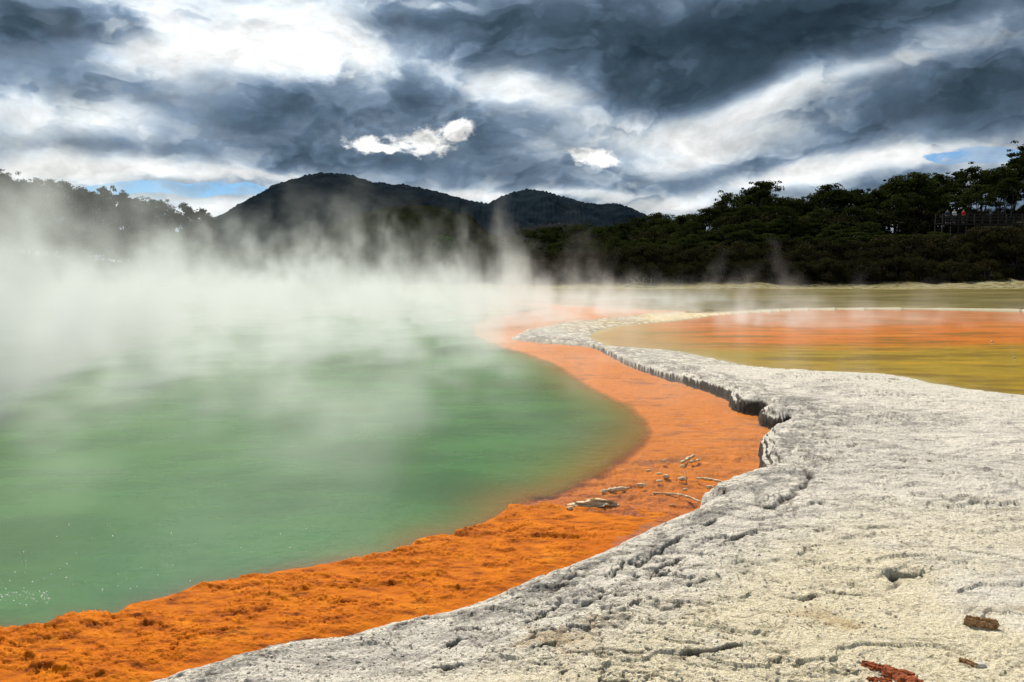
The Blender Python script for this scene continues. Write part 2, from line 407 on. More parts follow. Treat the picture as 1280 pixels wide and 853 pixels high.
def mat_shelf():
    m, t, out = new_mat('orange_shelf')
    p = pos(t); x, y, z = t.sep(p)
    n1 = t.noise(p, 1.1, 5, .6); n2 = t.noise(t.vm('MULTIPLY', p, (1, 2.4, 1)), 6, 6, .65); n3 = t.noise(p, 45, 4, .7)
    c = t.ramp(n2, [(.34, (.16, .035, .002)), (.46, (.43, .105, .002)), (.66, (.60, .17, .003))])
    c = t.mix(t.smooth(n1, .48, .66, 0, .6), c, (.46, .105, .003))
    c = t.mix(t.mul(t.smooth(t.noise(t.vm('MULTIPLY', p, (1, 3, 1)), 2.2, 6, .7), .56, .68), t.smooth(y, 4.5, 7), .75), c, (.20, .07, .02))
    c = t.mix(t.mul(t.smooth(t.noise(t.vm('ADD', p, (9, 2, 0)), 2.4, 6, .7), .56, .70), .4), c, (.72, .27, .012))
    c = t.mix(t.smooth(n3, .55, .75, 0, .30), c, (.35, .10, .01))
    c = t.mix(t.smooth(t.add(y, t.mul(x, .35)), 5.2, 8.0, 0, .42), c, (.84, .28, .008))
    strk = t.noise(t.vm('MULTIPLY', p, (.6, 2.2, 1)), 1.7, 6, .66); c = t.mix(t.mul(t.smooth(strk, .53, .66), t.smooth(y, 5.5, 7.5), .65), c, (.22, .085, .035))
    c = t.mix(t.smooth(t.attr('deep'), .0, .9), c, (.30, .26, .04))
    h = t.add(t.mul(n2, .8), t.mul(n3, .35), t.mul(t.noise(p, 120, 2, .6), .12))
    bsdf(t, out, c, .8, bump(t, h, .9, .025), .08)
    return m
def mat_bed2():
    m, t, out = new_mat('ochre_pool_bed')
    p = pos(t); x, y, z = t.sep(p)
    n1 = t.noise(t.vm('MULTIPLY', p, (.5, 1.2, 1)), .5, 5, .6); n2 = t.noise(t.vm('MULTIPLY', p, (1, 2, 1)), 3, 6, .65)
    yy = t.add(y, t.mul(n1, 5.0), t.mul(t.sub(x, 8), -.08))
    och = t.ramp(n2, [(.3, (.30, .20, .004)), (.7, (.44, .30, .008))])
    org = t.ramp(n2, [(.3, (.52, .120, .003)), (.7, (.70, .20, .005))])
    c = t.mix(t.smooth(yy, 20.2, 24.0), och, org)
    mot = t.noise(t.vm('MULTIPLY', p, (.35, 1.3, 1)), .9, 6, .68)
    c = t.mix(t.smooth(mot, .48, .62, 0, .85), c, (.20, .12, .006)); c = t.mix(t.smooth(mot, .46, .32, 0, .6), c, (.62, .34, .02))
    c = t.mix(t.smooth(yy, 27, 33, 0, .5), c, (.42, .16, .06))
    c = t.mix(t.smooth(x, 6.5, 3.8, 0, .7), c, (.34, .25, .05))
    c = t.mix(t.smooth(t.attr('inner'), .45, .0, 0, .8), c, (.42, .36, .15))
    bsdf(t, out, c, .7, bump(t, n2, .4, .01), .2)
    return m
def mat_ground():
    m, t, out = new_mat('mineral_flat')
    p = pos(t); x, y, z = t.sep(p)
    n1 = t.noise(t.vm('MULTIPLY', p, (.16, .5, 1)), .7, 7, .68); n2 = t.noise(p, 1.5, 6, .7)
    c = t.ramp(n1, [(.34, (.060, .050, .010)), (.5, (.115, .092, .020)), (.66, (.20, .16, .06))])
    edge = t.smooth(t.attr('inner'), 1.6, .2)
    c = t.mix(t.mul(edge, .85), c, (.50, .44, .30))
    c = t.mix(t.mul(t.smooth(y, 78, 80.5), t.smooth(n2, .35, .6), .9), c, (.30, .27, .17))
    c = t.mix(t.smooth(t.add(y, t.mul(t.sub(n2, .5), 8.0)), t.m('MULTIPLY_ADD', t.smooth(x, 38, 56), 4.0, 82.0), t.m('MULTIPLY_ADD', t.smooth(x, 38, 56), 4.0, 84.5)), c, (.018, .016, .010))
    rg = t.smooth(y, 74, 80, .45, .9)
    bsdf(t, out, c, rg, bump(t, n2, .6, .08), t.smooth(y, 74, 80, .04, 0))
    return m
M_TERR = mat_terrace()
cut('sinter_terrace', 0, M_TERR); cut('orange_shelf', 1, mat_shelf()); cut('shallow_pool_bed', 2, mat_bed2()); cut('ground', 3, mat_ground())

# ------------------------------------------------------------------ water
def mat_water(name, deepc, k, refl, ripple, grough=.12):
    m, t, out = new_mat(name)
    p = pos(t)
    d = t.attr('depth')
    op = t.sub(1.0, t.m('EXPONENT', t.mul(t.m('MAXIMUM', t.sub(d, .075), 0.0), -k)))
    if k > 3: dd = t.attr('deepd'); op = t.m('MAXIMUM', op, t.sub(1.0, t.m('EXPONENT', t.mul(dd, -13.0))))
    n = t.noise(t.vm('MULTIPLY', p, (1, 1.2, 1)), 7.5, 4, .6); nb = t.noise(p, 1.6, 3, .5)
    nrm = bump(t, t.add(n, t.mul(nb, 1.5)), ripple, .02)
    dif = t.n('ShaderNodeBsdfDiffuse'); tr = t.n('ShaderNodeBsdfTransparent'); gl = t.n('ShaderNodeBsdfGlossy'); gl.inputs['Roughness'].default_value = grough
    streak = t.noise(t.vm('MULTIPLY', p, (.35, 1.2, 1)), 1.1, 5, .6)
    milky = t.noise(p, .45, 5, .62)
    cc = t.mix(t.smooth(streak, .35, .65), tuple(a * .80 for a in deepc), tuple(min(1, a * 1.15) for a in deepc))
    cc = t.mix(t.smooth(milky, .42, .68, 0, .5), cc, tuple(a * b for a, b in zip(deepc, (1.9, 1.5, 2.1)))); cc = t.mix(t.smooth(milky, .5, .34, 0, .6), cc, tuple(a * b for a, b in zip(deepc, (.9, .75, .55))))
    if k > 3:
        wx_ = t.smooth(t.sep(p)[0], -2.0, 1.0, .14, .95); ed = t.m('EXPONENT', t.mul(t.m('DIVIDE', t.add(dd, t.mul(t.sub(milky, .5), .3)), wx_), -2.2), clamp=True)
        cc = t.mix(t.m('MULTIPLY', ed, .85, clamp=True), cc, (.34, .125, .006))
    t.put(dif.inputs[0], cc); t.put(gl.inputs['Normal'], nrm)
    tr.inputs[0].default_value = (.98, .96, .90, 1)
    mx = t.n('ShaderNodeMixShader'); t.put(mx.inputs[0], op); t.put(mx.inputs[1], tr.outputs[0]); t.put(mx.inputs[2], dif.outputs[0])
    fr = t.n('ShaderNodeFresnel'); fr.inputs[0].default_value = 1.33; t.put(fr.inputs['Normal'], nrm)
    m2 = t.n('ShaderNodeMixShader'); t.put(m2.inputs[0], t.mul(fr.outputs[0], refl)); t.put(m2.inputs[1], mx.outputs[0]); t.put(m2.inputs[2], gl.outputs[0])
    t.t.links.new(m2.outputs[0], out.inputs['Surface'])
    return m
def water(name, key, mat, dist):
    idx = G['idx']; sel = (G[key] & (V[:, 2] < WZ + .03)) | ((G[dist] < .10 + .006 * np.hypot(V[:, 0], V[:, 1])) & (G[key] | (V[:, 2] > WZ)))
    sel &= np.hypot(V[:, 0], V[:, 1]) < 100
    grow = sel.reshape(idx.shape)
    st = 2
    sub = idx[::st, ::st]; gs = np.zeros(sub.shape, bool)
    for i in range(st):
        for j in range(st):
            g = grow[i::st, j::st][:sub.shape[0], :sub.shape[1]]
            gs[:g.shape[0], :g.shape[1]] |= g
    Fw = np.stack([sub[:-1, :-1], sub[:-1, 1:], sub[1:, 1:], sub[1:, :-1]], -1).reshape(-1, 4)[:, ::-1]
    keep = np.stack([gs[:-1, :-1], gs[:-1, 1:], gs[1:, 1:], gs[1:, :-1]], -1).reshape(-1, 4).any(1)
    f = Fw[keep]; used, inv = np.unique(f, return_inverse=True)
    v = V[used].copy(); depth = np.clip(WZ - v[:, 2], 0, 5); v[:, 2] = WZ
    o = mesh_np(name, v, inv.reshape(f.shape), mat)
    a = o.data.attributes.new('depth', 'FLOAT', 'POINT'); a.data.foreach_set('value', depth.astype(np.float32))
    a = o.data.attributes.new('deepd', 'FLOAT', 'POINT'); a.data.foreach_set('value', np.maximum(attrs['deep'][used] + .03 + .006 * np.hypot(v[:, 0], v[:, 1]), 0).astype(np.float32))
    o['kind'] = 'structure'; return o
water('pool_water', 'in1', mat_water('green_water', (.046, .130, .024), 5.0, .22, .30), 'd1')
water('shallow_pool_water', 'in2', mat_water('ochre_water', (.36, .20, .012), 2.0, .32, .14, .05), 'd2')

# ------------------------------------------------------------------ sky
SUN_AZ, SUN_EL = R(-16), R(47)       # azimuth from +Y towards +X
def build_world():
    w = bpy.data.worlds.new('World'); S.world = w; w.use_nodes = True
    t = NT(w.node_tree); out = t.n('ShaderNodeOutputWorld'); bg = t.n('ShaderNodeBackground')
    sky = t.n('ShaderNodeTexSky', sky_type='NISHITA'); sky.sun_disc = False
    sky.sun_elevation = SUN_EL; sky.sun_rotation = SUN_AZ; sky.air_density = 1.0; sky.dust_density = .6; sky.ozone_density = 2
    tc = t.n('ShaderNodeTexCoord'); x, y, z = t.sep(tc.outputs['Generated'])
    az = t.m('ARCTAN2', x, y); el = t.mul(t.m('ARCSINE', z), 1.7)
    ae = t.xyz(az, el, 0.0)
    def n2(vec, sc, det, rough=.5, color=False):
        o = t.noise(vec, sc, det, rough, color=color); o.node.noise_dimensions = '2D'; return o
    # cloud-deck coordinates: flatter and tighter towards the horizon
    k = t.m('DIVIDE', 1.0, t.add(t.m('MAXIMUM', z, 0.0), .16))
    deck = t.xyz(t.mul(x, k), t.mul(y, k), 0.0)
    big = n2(deck, .9, 5, .55)
    w1 = t.vm('SUBTRACT', n2(ae, 3.2, 2, .5, True), (.5, .5, .5)); w2 = t.vm('SUBTRACT', n2(ae, 15, 3, .55, True), (.5, .5, .5))
    aw = t.vm('ADD', t.vm('ADD', ae, t.vm('SCALE', w1, .09)), t.vm('SCALE', w2, .018))
    billow = n2(aw, 9.0, 7, .56)
    vn = t.n('ShaderNodeTexVoronoi', voronoi_dimensions='2D', feature='SMOOTH_F1'); vn.normalize = True
    t.put(vn.inputs['Vector'], aw); vn.inputs['Scale'].default_value = 14; vn.inputs['Detail'].default_value = 2; vn.inputs['Roughness'].default_value = .55; vn.inputs['Smoothness'].default_value = .5
    puffs = vn.outputs['Distance']
    T = t.add(t.mul(t.sub(big, .5), .30), t.mul(t.sub(billow, .5), .55), t.mul(t.sub(puffs, .42), .10), .395)
    def gauss(px, py, rx, ry, rot, src, p=1.0):
        a, e = azel(px, py)
        mp = t.n('ShaderNodeMapping', vector_type='TEXTURE'); t.put(mp.inputs[0], src)
        mp.inputs['Location'].default_value = (a, e * 1.7, 0); mp.inputs['Rotation'].default_value = (0, 0, R(rot)); mp.inputs['Scale'].default_value = (rx / FPX, ry * 1.7 / FPX, 1)
        dt = t.n('ShaderNodeVectorMath', operation='DOT_PRODUCT'); t.put(dt.inputs[0], mp.outputs[0]); t.put(dt.inputs[1], mp.outputs[0])
        return t.m('POWER', math.exp(-p), dt.outputs['Value'])
    for (px, py, rx, ry, rot, amt) in BLOBS:
        T = t.m('MULTIPLY_ADD', gauss(px, py, rx, ry, rot, aw), amt * (.98 if amt < 0 else 1.08), T)
    pf = None
    for b in PUFFS:
        g = gauss(*b, aw); pf = g if pf is None else t.m('MAXIMUM', pf, g)
    pn = n2(t.vm('ADD', aw, (5.3, 2.2, 0)), 21, 5, .58)
    pm = t.smooth(t.add(pf, t.mul(t.sub(pn, .5), 2.0), t.mul(t.sub(billow, .5), 1.0)), .34, .72)
    pm = t.mul(pm, t.smooth(pf, .12, .35))
    # overlapping cloud banks: each starts with a crisp bright rim and darkens inwards
    for sc, off, thr, jump, amp, up, wd in ((5.2, (3.1, 1.7, 0), .47, -.165, .92, .035, .14), (11, (7.7, 4.2, 0), .47, -.12, .55, .018, .15)):
        q = t.vm('ADD', aw, off); vq = t.mul(t.sub(puffs, .42), -.22)
        d2 = t.add(n2(q, sc, 6, .52), vq); du = n2(t.vm('ADD', q, (-.3 * up, up, 0)), sc, 3, .5)
        top = t.smooth(t.sub(d2, du), -.01, .07)
        m_ = t.smooth(d2, thr, thr + wd)
        T = t.add(T, t.mul(m_, t.m('MULTIPLY_ADD', t.sub(d2, thr), amp, t.mul(top, jump))))
    T = t.m('MAXIMUM', T, .0)
    col = t.ramp(T, SKY_RAMP)
    # relief: the side of each billow that faces the sun is brighter
    rel = n2(t.vm('ADD', aw, (-.006, .022, 0)), 9.0, 6, .60)
    sh = t.add(1.0, t.mul(t.sub(rel, billow), -1.5), t.mul(t.sub(puffs, .42), -.30))
    col = t.vm('SCALE', col, t.m('MAXIMUM', sh, .35))
    col = t.mix(pm, col, t.vm('SCALE', (.92, .93, .91), t.m('MAXIMUM', t.m('MULTIPLY_ADD', t.sub(rel, billow), -3.2, t.smooth(puffs, .8, .2, .62, 1.02)), .5)))
    glow = gauss(330, -120, 480, 330, 0, ae)
    col = t.vm('SCALE', col, t.m('MULTIPLY_ADD', glow, .26, .76))
    SC = .12
    blue = t.vm('SCALE', t.vm('MULTIPLY', sky.outputs[0], (.50, .88, 1.30)), .55)
    gp = 0.0
    for b in GAPS: gp = t.m('ADD', gauss(*b, aw), gp)
    gap = t.smooth(t.add(gp, t.mul(t.sub(billow, .5), -1.6), t.mul(t.sub(pn, .5), 1.8)), .72, .34)
    gap = t.m('MAXIMUM', gap, t.smooth(gp, .34, .16))
    gap = t.m('MAXIMUM', gap, t.smooth(pn, .42, .62, .08, .55))
    t.put(bg.inputs[0], t.mix(gap, blue, t.vm('SCALE', col, 1.0 / SC))); bg.inputs[1].default_value = SC
    t.t.links.new(bg.outputs[0], out.inputs[0])
BLOBS = [
    (860, 55, 240, 62, -3, .42), (1080, 15, 220, 40, 0, .30), (680, 25, 110, 26, -8, .20), (820, 116, 80, 24, 0, .30), (1185, 140, 150, 38, 6, .26), (1268, 90, 60, 50, 0, .10),
    (410, 142, 120, 30, 0, .26), (290, 160, 80, 22, -20, .16), (280, 105, 60, 14, -10, .12), (60, 62, 100, 46, 0, .22), (400, 198, 110, 16, 0, .22), (530, 200, 90, 22, 0, .14), (650, 215, 90, 22, 0, .16), (150, 187, 70, 7, 0, .16), (860, 222, 120, 14, 20, .12), (700, 170, 60, 14, 0, .10),
    (330, 48, 120, 40, 0, -.40), (240, 78, 70, 24, 0, -.26), (140, 90, 40, 18, 30, -.16), (470, 68, 80, 16, -12, -.26), (600, 105, 90, 18, -6, -.26), (665, 125, 50, 16, 0, -.22), (60, 148, 100, 14, -3, -.34), (110, 212, 120, 10, 0, -.26), (250, 224, 110, 8, 0, -.24), (275, 262, 60, 10, 0, -.30), (370, 225, 60, 6, 0, -.1),
    (905, 152, 90, 22, 24, -.34), (1010, 108, 110, 16, 16, -.26), (1130, 82, 90, 10, 10, -.16), (780, 160, 60, 16, 20, -.16), (880, 190, 90, 14, 20, -.14), (1030, 210, 64, 15, 10, -.46), (960, 225, 40, 10, 0, -.26), (1115, 203, 50, 10, 0, -.30), (845, 250, 60, 12, 10, -.36), (740, 245, 60, 8, 0, -.3), (610, 244, 60, 6, 0, -.3), (1215, 35, 60, 18, 14, -.24), (1185, 196, 40, 12, 0, -.3), (560, 8, 60, 10, 0, -.2), (480, 5, 60, 12, 0, -.2)]
GAPS = [(275, 244, 62, 6.5, 0), (185, 239, 50, 6, 0), (1180, 203, 30, 8, 0), (1238, 203, 26, 6, 0)]
PUFFS = [(528, 181, 58, 19, 10), (732, 195, 36, 17, 14), (462, 181, 36, 12, 0), (575, 166, 22, 14, 40)]
SKY_RAMP = [(.0, (.90, .91, .91)), (.12, (.78, .81, .83)), (.22, (.66, .72, .76)), (.33, (.40, .475, .555)), (.46, (.185, .255, .345)), (.62, (.090, .138, .20)), (.80, (.042, .071, .102)), (1.0, (.024, .043, .064))]
build_world()
S.world.cycles.sampling_method = "NONE"
sl = bpy.data.lights.new('sun', 'SUN'); sl.energy = 5.0; sl.angle = R(.53); sl.color = (1, .94, .83)
so = bpy.data.objects.new('sun', sl); COL.objects.link(so)
sd = Vector((math.sin(SUN_AZ) * math.cos(SUN_EL), math.cos(SUN_AZ) * math.cos(SUN_EL), math.sin(SUN_EL)))
so.rotation_euler = sd.to_track_quat('Z', 'Y').to_euler(); so.location = (0, 0, 40)

#@@STEAM_BEGIN
# ------------------------------------------------------------------ steam (a volume grid over the hot pool)
def build_steam():
    x0, x1, y0, y1, z0, z1 = -30.0, 22.0, 4.0, 62.0, WZ + .02, 9.0
    ng = bpy.data.node_groups.new('steam_field', 'GeometryNodeTree')
    ng.interface.new_socket('Geometry', in_out='INPUT', socket_type='NodeSocketGeometry')
    ng.interface.new_socket('Geometry', in_out='OUTPUT', socket_type='NodeSocketGeometry')
    t = NT(ng, wipe=False); out = t.n('NodeGroupOutput')
    p = t.n('GeometryNodeInputPosition').outputs[0]
    x, y, z = t.sep(p)
    zz = t.m('MAXIMUM', t.sub(z, WZ), 0.0)
    def g(cx, cy, sx, sy, amt):
        q = t.add(t.m('POWER', t.m('ABSOLUTE', t.mul(t.sub(x, cx), 1 / sx)), 2.0), t.m('POWER', t.m('ABSOLUTE', t.mul(t.sub(y, cy), 1 / sy)), 2.0))
        return t.mul(t.m('EXPONENT', t.mul(q, -1.0)), amt)
    M = t.add(*[g(*a) for a in STEAM_SRC])
    # thin everywhere near the viewer
    # rising wisps: stretched, warped noise
    wv = t.noise(t.vm('MULTIPLY', p, (.25, .25, .16)), 1.0, 3, .55, color=True)
    pw = t.vm('ADD', t.vm('MULTIPLY', p, (.60, .36, .26)), t.vm('SCALE', t.vm('SUBTRACT', wv, (.5, .5, .5)), 3.6))
    n = t.noise(pw, 1.0, 5, .58)
    ht = t.add(STEAM_H[0], t.mul(M, STEAM_H[1]))
    base = t.m('EXPONENT', t.mul(t.m('DIVIDE', zz, t.add(.35, t.mul(M, .9))), -1.0))
    plume = t.clamp(t.mul(t.add(t.sub(n, .51), t.mul(t.m('DIVIDE', zz, ht), -.03)), 7.0))
    plume = t.m('POWER', plume, 1.4)
    D = t.mul(M, t.add(t.mul(base, t.smooth(n, .40, .60, .03, 1.0), STEAM_K[0]), t.mul(plume, t.m('EXPONENT', t.mul(t.m('DIVIDE', zz, ht), -1.05)), STEAM_K[1])))
    edge = t.mul(t.smooth(y, y0, y0 + 2.5), t.smooth(y, y1, y1 - 8), t.smooth(x, x0, x0 + 5), t.smooth(x, x1, x1 - 4), t.smooth(z, z1, z1 - 3))
    D = t.mul(t.m('MAXIMUM', t.sub(D, .014), 0.0), edge)
    vc = t.n('GeometryNodeVolumeCube')
    t.put(vc.inputs['Density'], D); vc.inputs['Background'].default_value = 0
    vc.inputs['Min'].default_value = (x0, y0, z0); vc.inputs['Max'].default_value = (x1, y1, z1)
    for k, v in zip(('Resolution X', 'Resolution Y', 'Resolution Z'), STEAM_RES): vc.inputs[k].default_value = v
    m, s, o_ = new_mat('steam')
    pv = s.n('ShaderNodeVolumePrincipled'); pv.inputs['Density'].default_value = 1.0
    pv.inputs['Color'].default_value = (.90, .935, .915, 1); pv.inputs['Anisotropy'].default_value = .2
    m.node_tree.links.new(pv.outputs[0], o_.inputs['Volume'])
    sm = t.n('GeometryNodeSetMaterial'); sm.inputs['Material'].default_value = m
    t.t.links.new(vc.outputs[0], sm.inputs[0]); t.t.links.new(sm.outputs[0], out.inputs[0])
    me = bpy.data.meshes.new('steam'); me.from_pydata([(x0, y0, z0)], [], []); me.materials.append(m)
    o = bpy.data.objects.new('steam', me); COL.objects.link(o); o['kind'] = 'stuff'
    md = o.modifiers.new('steam_field', 'NODES'); md.node_group = ng
    m.cycles.volume_step_rate = 1.0 if hasattr(m.cycles, 'volume_step_rate') else 1
STEAM_SRC = [(-15, 21, 8, 10, .95), (-9, 34, 11, 8, .55), (-8, 12, 5, 4.5, .85), (-3, 19, 3.5, 7, .36), (0, 30, 5, 6, .28), (6, 33, 6, 4, .18), (14, 29, 9, 4, .17), (-14, 47, 20, 8, .8), (8.6, 27, 1.3, 2.2, .42), (2.3, 13.5, 1.5, 3.5, .16), (-3, 8.0, 3, 2.5, .13), (-.6, 24, .8, 3, .3)]
STEAM_H = (.5, 2.5); STEAM_K = (.52, 1.25); STEAM_RES = (260, 240, 84)
build_steam()
#@@STEAM_END

#@@PARTS@@
# ------------------------------------------------------------------ far hills
def mat_hill(name, c1, c2, sc):
    m, t, out = new_mat(name); p = pos(t)
    n = t.noise(p, sc, 6, .65); n2 = t.noise(p, sc * .12, 4, .55)
    c = t.mix(t.smooth(n, .4, .62), c1, c2); c = t.mix(t.smooth(n2, .45, .6, 0, .5), c, tuple(a * 1.5 for a in c2))
    df = t.n('ShaderNodeBsdfDiffuse'); t.put(df.inputs[0], c); t.put(df.inputs['Normal'], bump(t, n, .8, 3.0)); t.t.links.new(df.outputs[0], out.inputs['Surface']); return m
def hill(name, prof, Y0, wid, mat, can, nx=520, ny=90):
    pr = [at_depth(x, y, Y0) for x, y in prof]
    xs = np.array([p[0] for p in pr]); hs = np.array([p[2] for p in pr])
    gx = np.linspace(xs[0], xs[-1], nx); gy = np.linspace(-1, 1, ny)
    X, T = np.meshgrid(gx, gy); Y = Y0 + T * wid
    H = np.interp(X + wid * .05 * fbm(X / wid * 4, Y / wid * 4, 3) * np.abs(T), xs, hs)
    cs = (1 - T * T) ** .8
    spur = 1 + .12 * ridged(X / wid * 2.2, Y / wid * 1.6, 3) * np.abs(T) * (1 - np.abs(T)) * 2
    Z = np.maximum(H, 0) * np.clip(cs * spur, 0, 1.0) - 6
    Z = Z + can * (fbm(X / can * .22, Y / can * .22, 3) + .8 * np.abs(perlin(X / can * .6, Y / can * .6)))
    i = np.arange(nx * ny).reshape(ny, nx)
    F_ = np.stack([i[:-1, :-1], i[:-1, 1:], i[1:, 1:], i[1:, :-1]], -1).reshape(-1, 4)
    o = mesh_np(name, np.stack([X.ravel(), Y.ravel(), Z.ravel()], 1), F_, mat); o['kind'] = 'structure'; return o
MH = mat_hill('hill_forest', (.007, .012, .018), (.013, .020, .026), .03)  # dark forest tone, with the slight blue of distant haze put into the colour
MH2 = mat_hill('foothill_forest', (.005, .007, .004), (.012, .014, .006), .07)
hill('hill', [(278,310),(296,290),(303,276),(330,262),(360,244),(385,227),(400,221),(415,219),(432,219.5),(455,222.5),(470,229),(490,243),(520,262),(570,290),(600,305)], 1400, 420, MH, 5)
hill('hill', [(420,290),(455,240),(473,231),(500,231.5),(530,236.5),(560,243),(590,252),(612,256),(640,268),(700,300)], 1750, 420, MH, 6)
hill('hill', [(560,300),(600,264),(620,251),(640,242),(655,239),(680,240.5),(705,247.5),(730,255.5),(745,256.5),(765,254),(782,260),(800,268),(850,300)], 2000, 420, MH, 6)
hill('foothill', [(330,318),(400,290),(440,272),(480,258),(520,252),(560,254),(590,266),(612,285),(650,300),(700,310)], 520, 150, MH2, 4)
hill('foothill', [(600,310),(630,293),(655,281),(690,275),(720,278),(750,292),(800,305)], 700, 170, mat_hill('bare_foothill', (.014, .014, .017), (.024, .022, .024), .05), 3)

# ------------------------------------------------------------------ trees
def mat_leaf(name, c1, c2, trans=.25):
    m, t, out = new_mat(name)
    oi = t.n('ShaderNodeObjectInfo'); p = pos(t)
    n = t.noise(p, .55, 3, .6); n2 = t.noise(p, 3.5, 2, .6)
    f = t.clamp(t.add(t.mul(oi.outputs['Random'], .5), t.mul(t.sub(n, .5), 1.6), t.mul(t.sub(n2, .5), 1.4), .22))
    c = t.mix(f, c1, c2)
    b = t.n('ShaderNodeBsdfDiffuse'); t.put(b.inputs[0], c)
    tl = t.n('ShaderNodeBsdfTranslucent'); t.put(tl.inputs[0], t.mix(.5, c, c2))
    mx = t.n('ShaderNodeMixShader'); mx.inputs[0].default_value = trans
    t.put(mx.inputs[1], b.outputs[0]); t.put(mx.inputs[2], tl.outputs[0]); t.t.links.new(mx.outputs[0], out.inputs['Surface'])
    return m
ML_DARK = mat_leaf('kanuka_leaves', (.009, .013, .005), (.052, .066, .016), .20)
ML_PINE = mat_leaf('pine_needles', (.014, .022, .016), (.036, .050, .028), .15)
ML_SCRUB = mat_leaf('scrub_leaves', (.018, .015, .009), (.052, .048, .018), .15)
ML_BRIGHT = mat_leaf('bright_leaves', (.022, .050, .012), (.055, .11, .022), .25)
mb, tb, ob = new_mat('dark_bark'); bsdf(tb, ob, tb.mix(tb.noise(pos(tb), 6, 4, .6), (.05, .04, .03), (.14, .12, .10)), .9)
M_BARK = mb

def tube(path, radii, nseg=6):
    path = np.asarray(path, float); n = len(path); vs = []; fs = []
    for i in range(n):
        d = path[min(i + 1, n - 1)] - path[max(i - 1, 0)]; d /= np.linalg.norm(d) + 1e-9
        a = np.cross(d, (0, 0, 1.)) if abs(d[2]) < .95 else np.cross(d, (1., 0, 0)); a /= np.linalg.norm(a); b = np.cross(d, a)
        for k in range(nseg):
            q = 2 * math.pi * k / nseg; vs.append(path[i] + radii[i] * (a * math.cos(q) + b * math.sin(q)))
    for i in range(n - 1):
        for k in range(nseg):
            k2 = (k + 1) % nseg; fs.append((i * nseg + k, i * nseg + k2, (i + 1) * nseg + k2, (i + 1) * nseg + k))
    return np.array(vs), np.array(fs)
class Bag:
    def __init__(s): s.v = []; s.f = []; s.n = 0
    def add(s, v, f): s.v.append(v); s.f.append(np.asarray(f) + s.n); s.n += len(v)
    def build(s, name, mat, parent=None, smooth=True): return mesh_np(name, np.concatenate(s.v), np.concatenate(s.f), mat, smooth, parent)
def leaves(centres, rad, n, size, g, flat=.55, up=.5):
    """n leaf quads in each clump"""
    C_ = np.repeat(centres, n, 0); m = len(C_)
    d = g.normal(size=(m, 3)); d /= np.linalg.norm(d, axis=1, keepdims=True)
    rr = g.random(m) ** .45
    R_ = np.repeat(rad, n)[:, None]
    p = C_ + d * rr[:, None] * R_ * np.array([1, 1, flat])
    nrm = d * .6 + g.normal(size=(m, 3)) * .6 + np.array([0, 0, up]); nrm /= np.linalg.norm(nrm, axis=1, keepdims=True)
    a = np.cross(nrm, g.normal(size=(m, 3))); a /= np.linalg.norm(a, axis=1, keepdims=True); b = np.cross(nrm, a)
    s = (size * (.6 + .8 * g.random(m)))[:, None]
    q = np.stack([p - a * s, p - b * s * .45, p + a * s, p + b * s * .45], 1).reshape(-1, 3)
    return q, np.arange(m * 4).reshape(m, 4)
def make_tree(name, seed, h, crown_w, crown_h, nclump, clump_r, nleaf, leaf, mleaf, flat=.5, shape='dome', stems=3):
    g = np.random.default_rng(seed); root = empty(name)
    cs = []; cr = []
    for i in range(nclump):
        u = g.random() * 2 * math.pi; k = (i + .5) / nclump
        if shape == 'dome':
            v = g.random() ** .7; rad = crown_w * .5 * math.sqrt(max(0, 1 - v * v)) * (.55 + .5 * g.random()); zz = h - crown_h + crown_h * v * (.86 + .14 * g.random())
            rad *= 1 - .25 * g.random()
        elif shape == 'pine':
            v = k; rad = crown_w * .5 * (1 - v) ** .7 * (.35 + .75 * g.random()) + .1; zz = h - crown_h * (1 - v) - .1
        else:
            v = g.random(); rad = crown_w * .5 * math.sqrt(max(0.02, 1 - (v * .98) ** 2)) * g.random() ** .35; zz = .15 * h + .8 * h * v
        cs.append((rad * math.cos(u), rad * math.sin(u), zz - clump_r * flat)); cr.append(clump_r * (.6 + .75 * g.random()))
    cs = np.array(cs); cr = np.array(cr)
    B = Bag(); B.add(*leaves(cs, cr, nleaf, leaf, g, flat))
    # loose sprays that break the outline
    sp = cs[g.integers(0, nclump, nclump)] + g.normal(size=(nclump, 3)) * cr[:, None] * np.array([.8, .8, .4])
    B.add(*leaves(sp, cr * .45, max(8, nleaf // 5), leaf * .9, g, flat))
    B.build('crown', mleaf, root, smooth=False)
    T = Bag(); w = h * .018
    for k in range(stems):
        a = 2 * math.pi * (k / max(1, stems)) + g.random(); lean = (.0 if stems == 1 else .22) * crown_w * (.4 + g.random() * .6)
        top = np.array([math.cos(a) * lean, math.sin(a) * lean, h * (.92 if stems == 1 else .70)])
        pth = [np.array([math.cos(a) * .1 * (stems > 1), math.sin(a) * .1 * (stems > 1), -.5]) + (top + np.array([0, 0, .5])) * q + np.array([g.normal() * .12, g.normal() * .12, 0]) * (0 < q < 1) for q in (0, .25, .5, .75, 1)]
        T.add(*tube(pth, [w, w * .8, w * .65, w * .45, w * .15]))
    for i in range(0, nclump, max(1, nclump // 14)):
        k = g.integers(0, 4); q = min(.85, max(.25, (cs[i][2] / h) * .75)); st = np.array([cs[i][0] * .25, cs[i][1] * .25, h * q])
        mid = (st + cs[i]) / 2 + np.array([0, 0, -.15 * g.random()]); T.add(*tube([st, mid, cs[i]], [w * .4, w * .28, w * .1], 5))
    T.build('trunk', M_BARK, root)
    return root
PROTO = {}
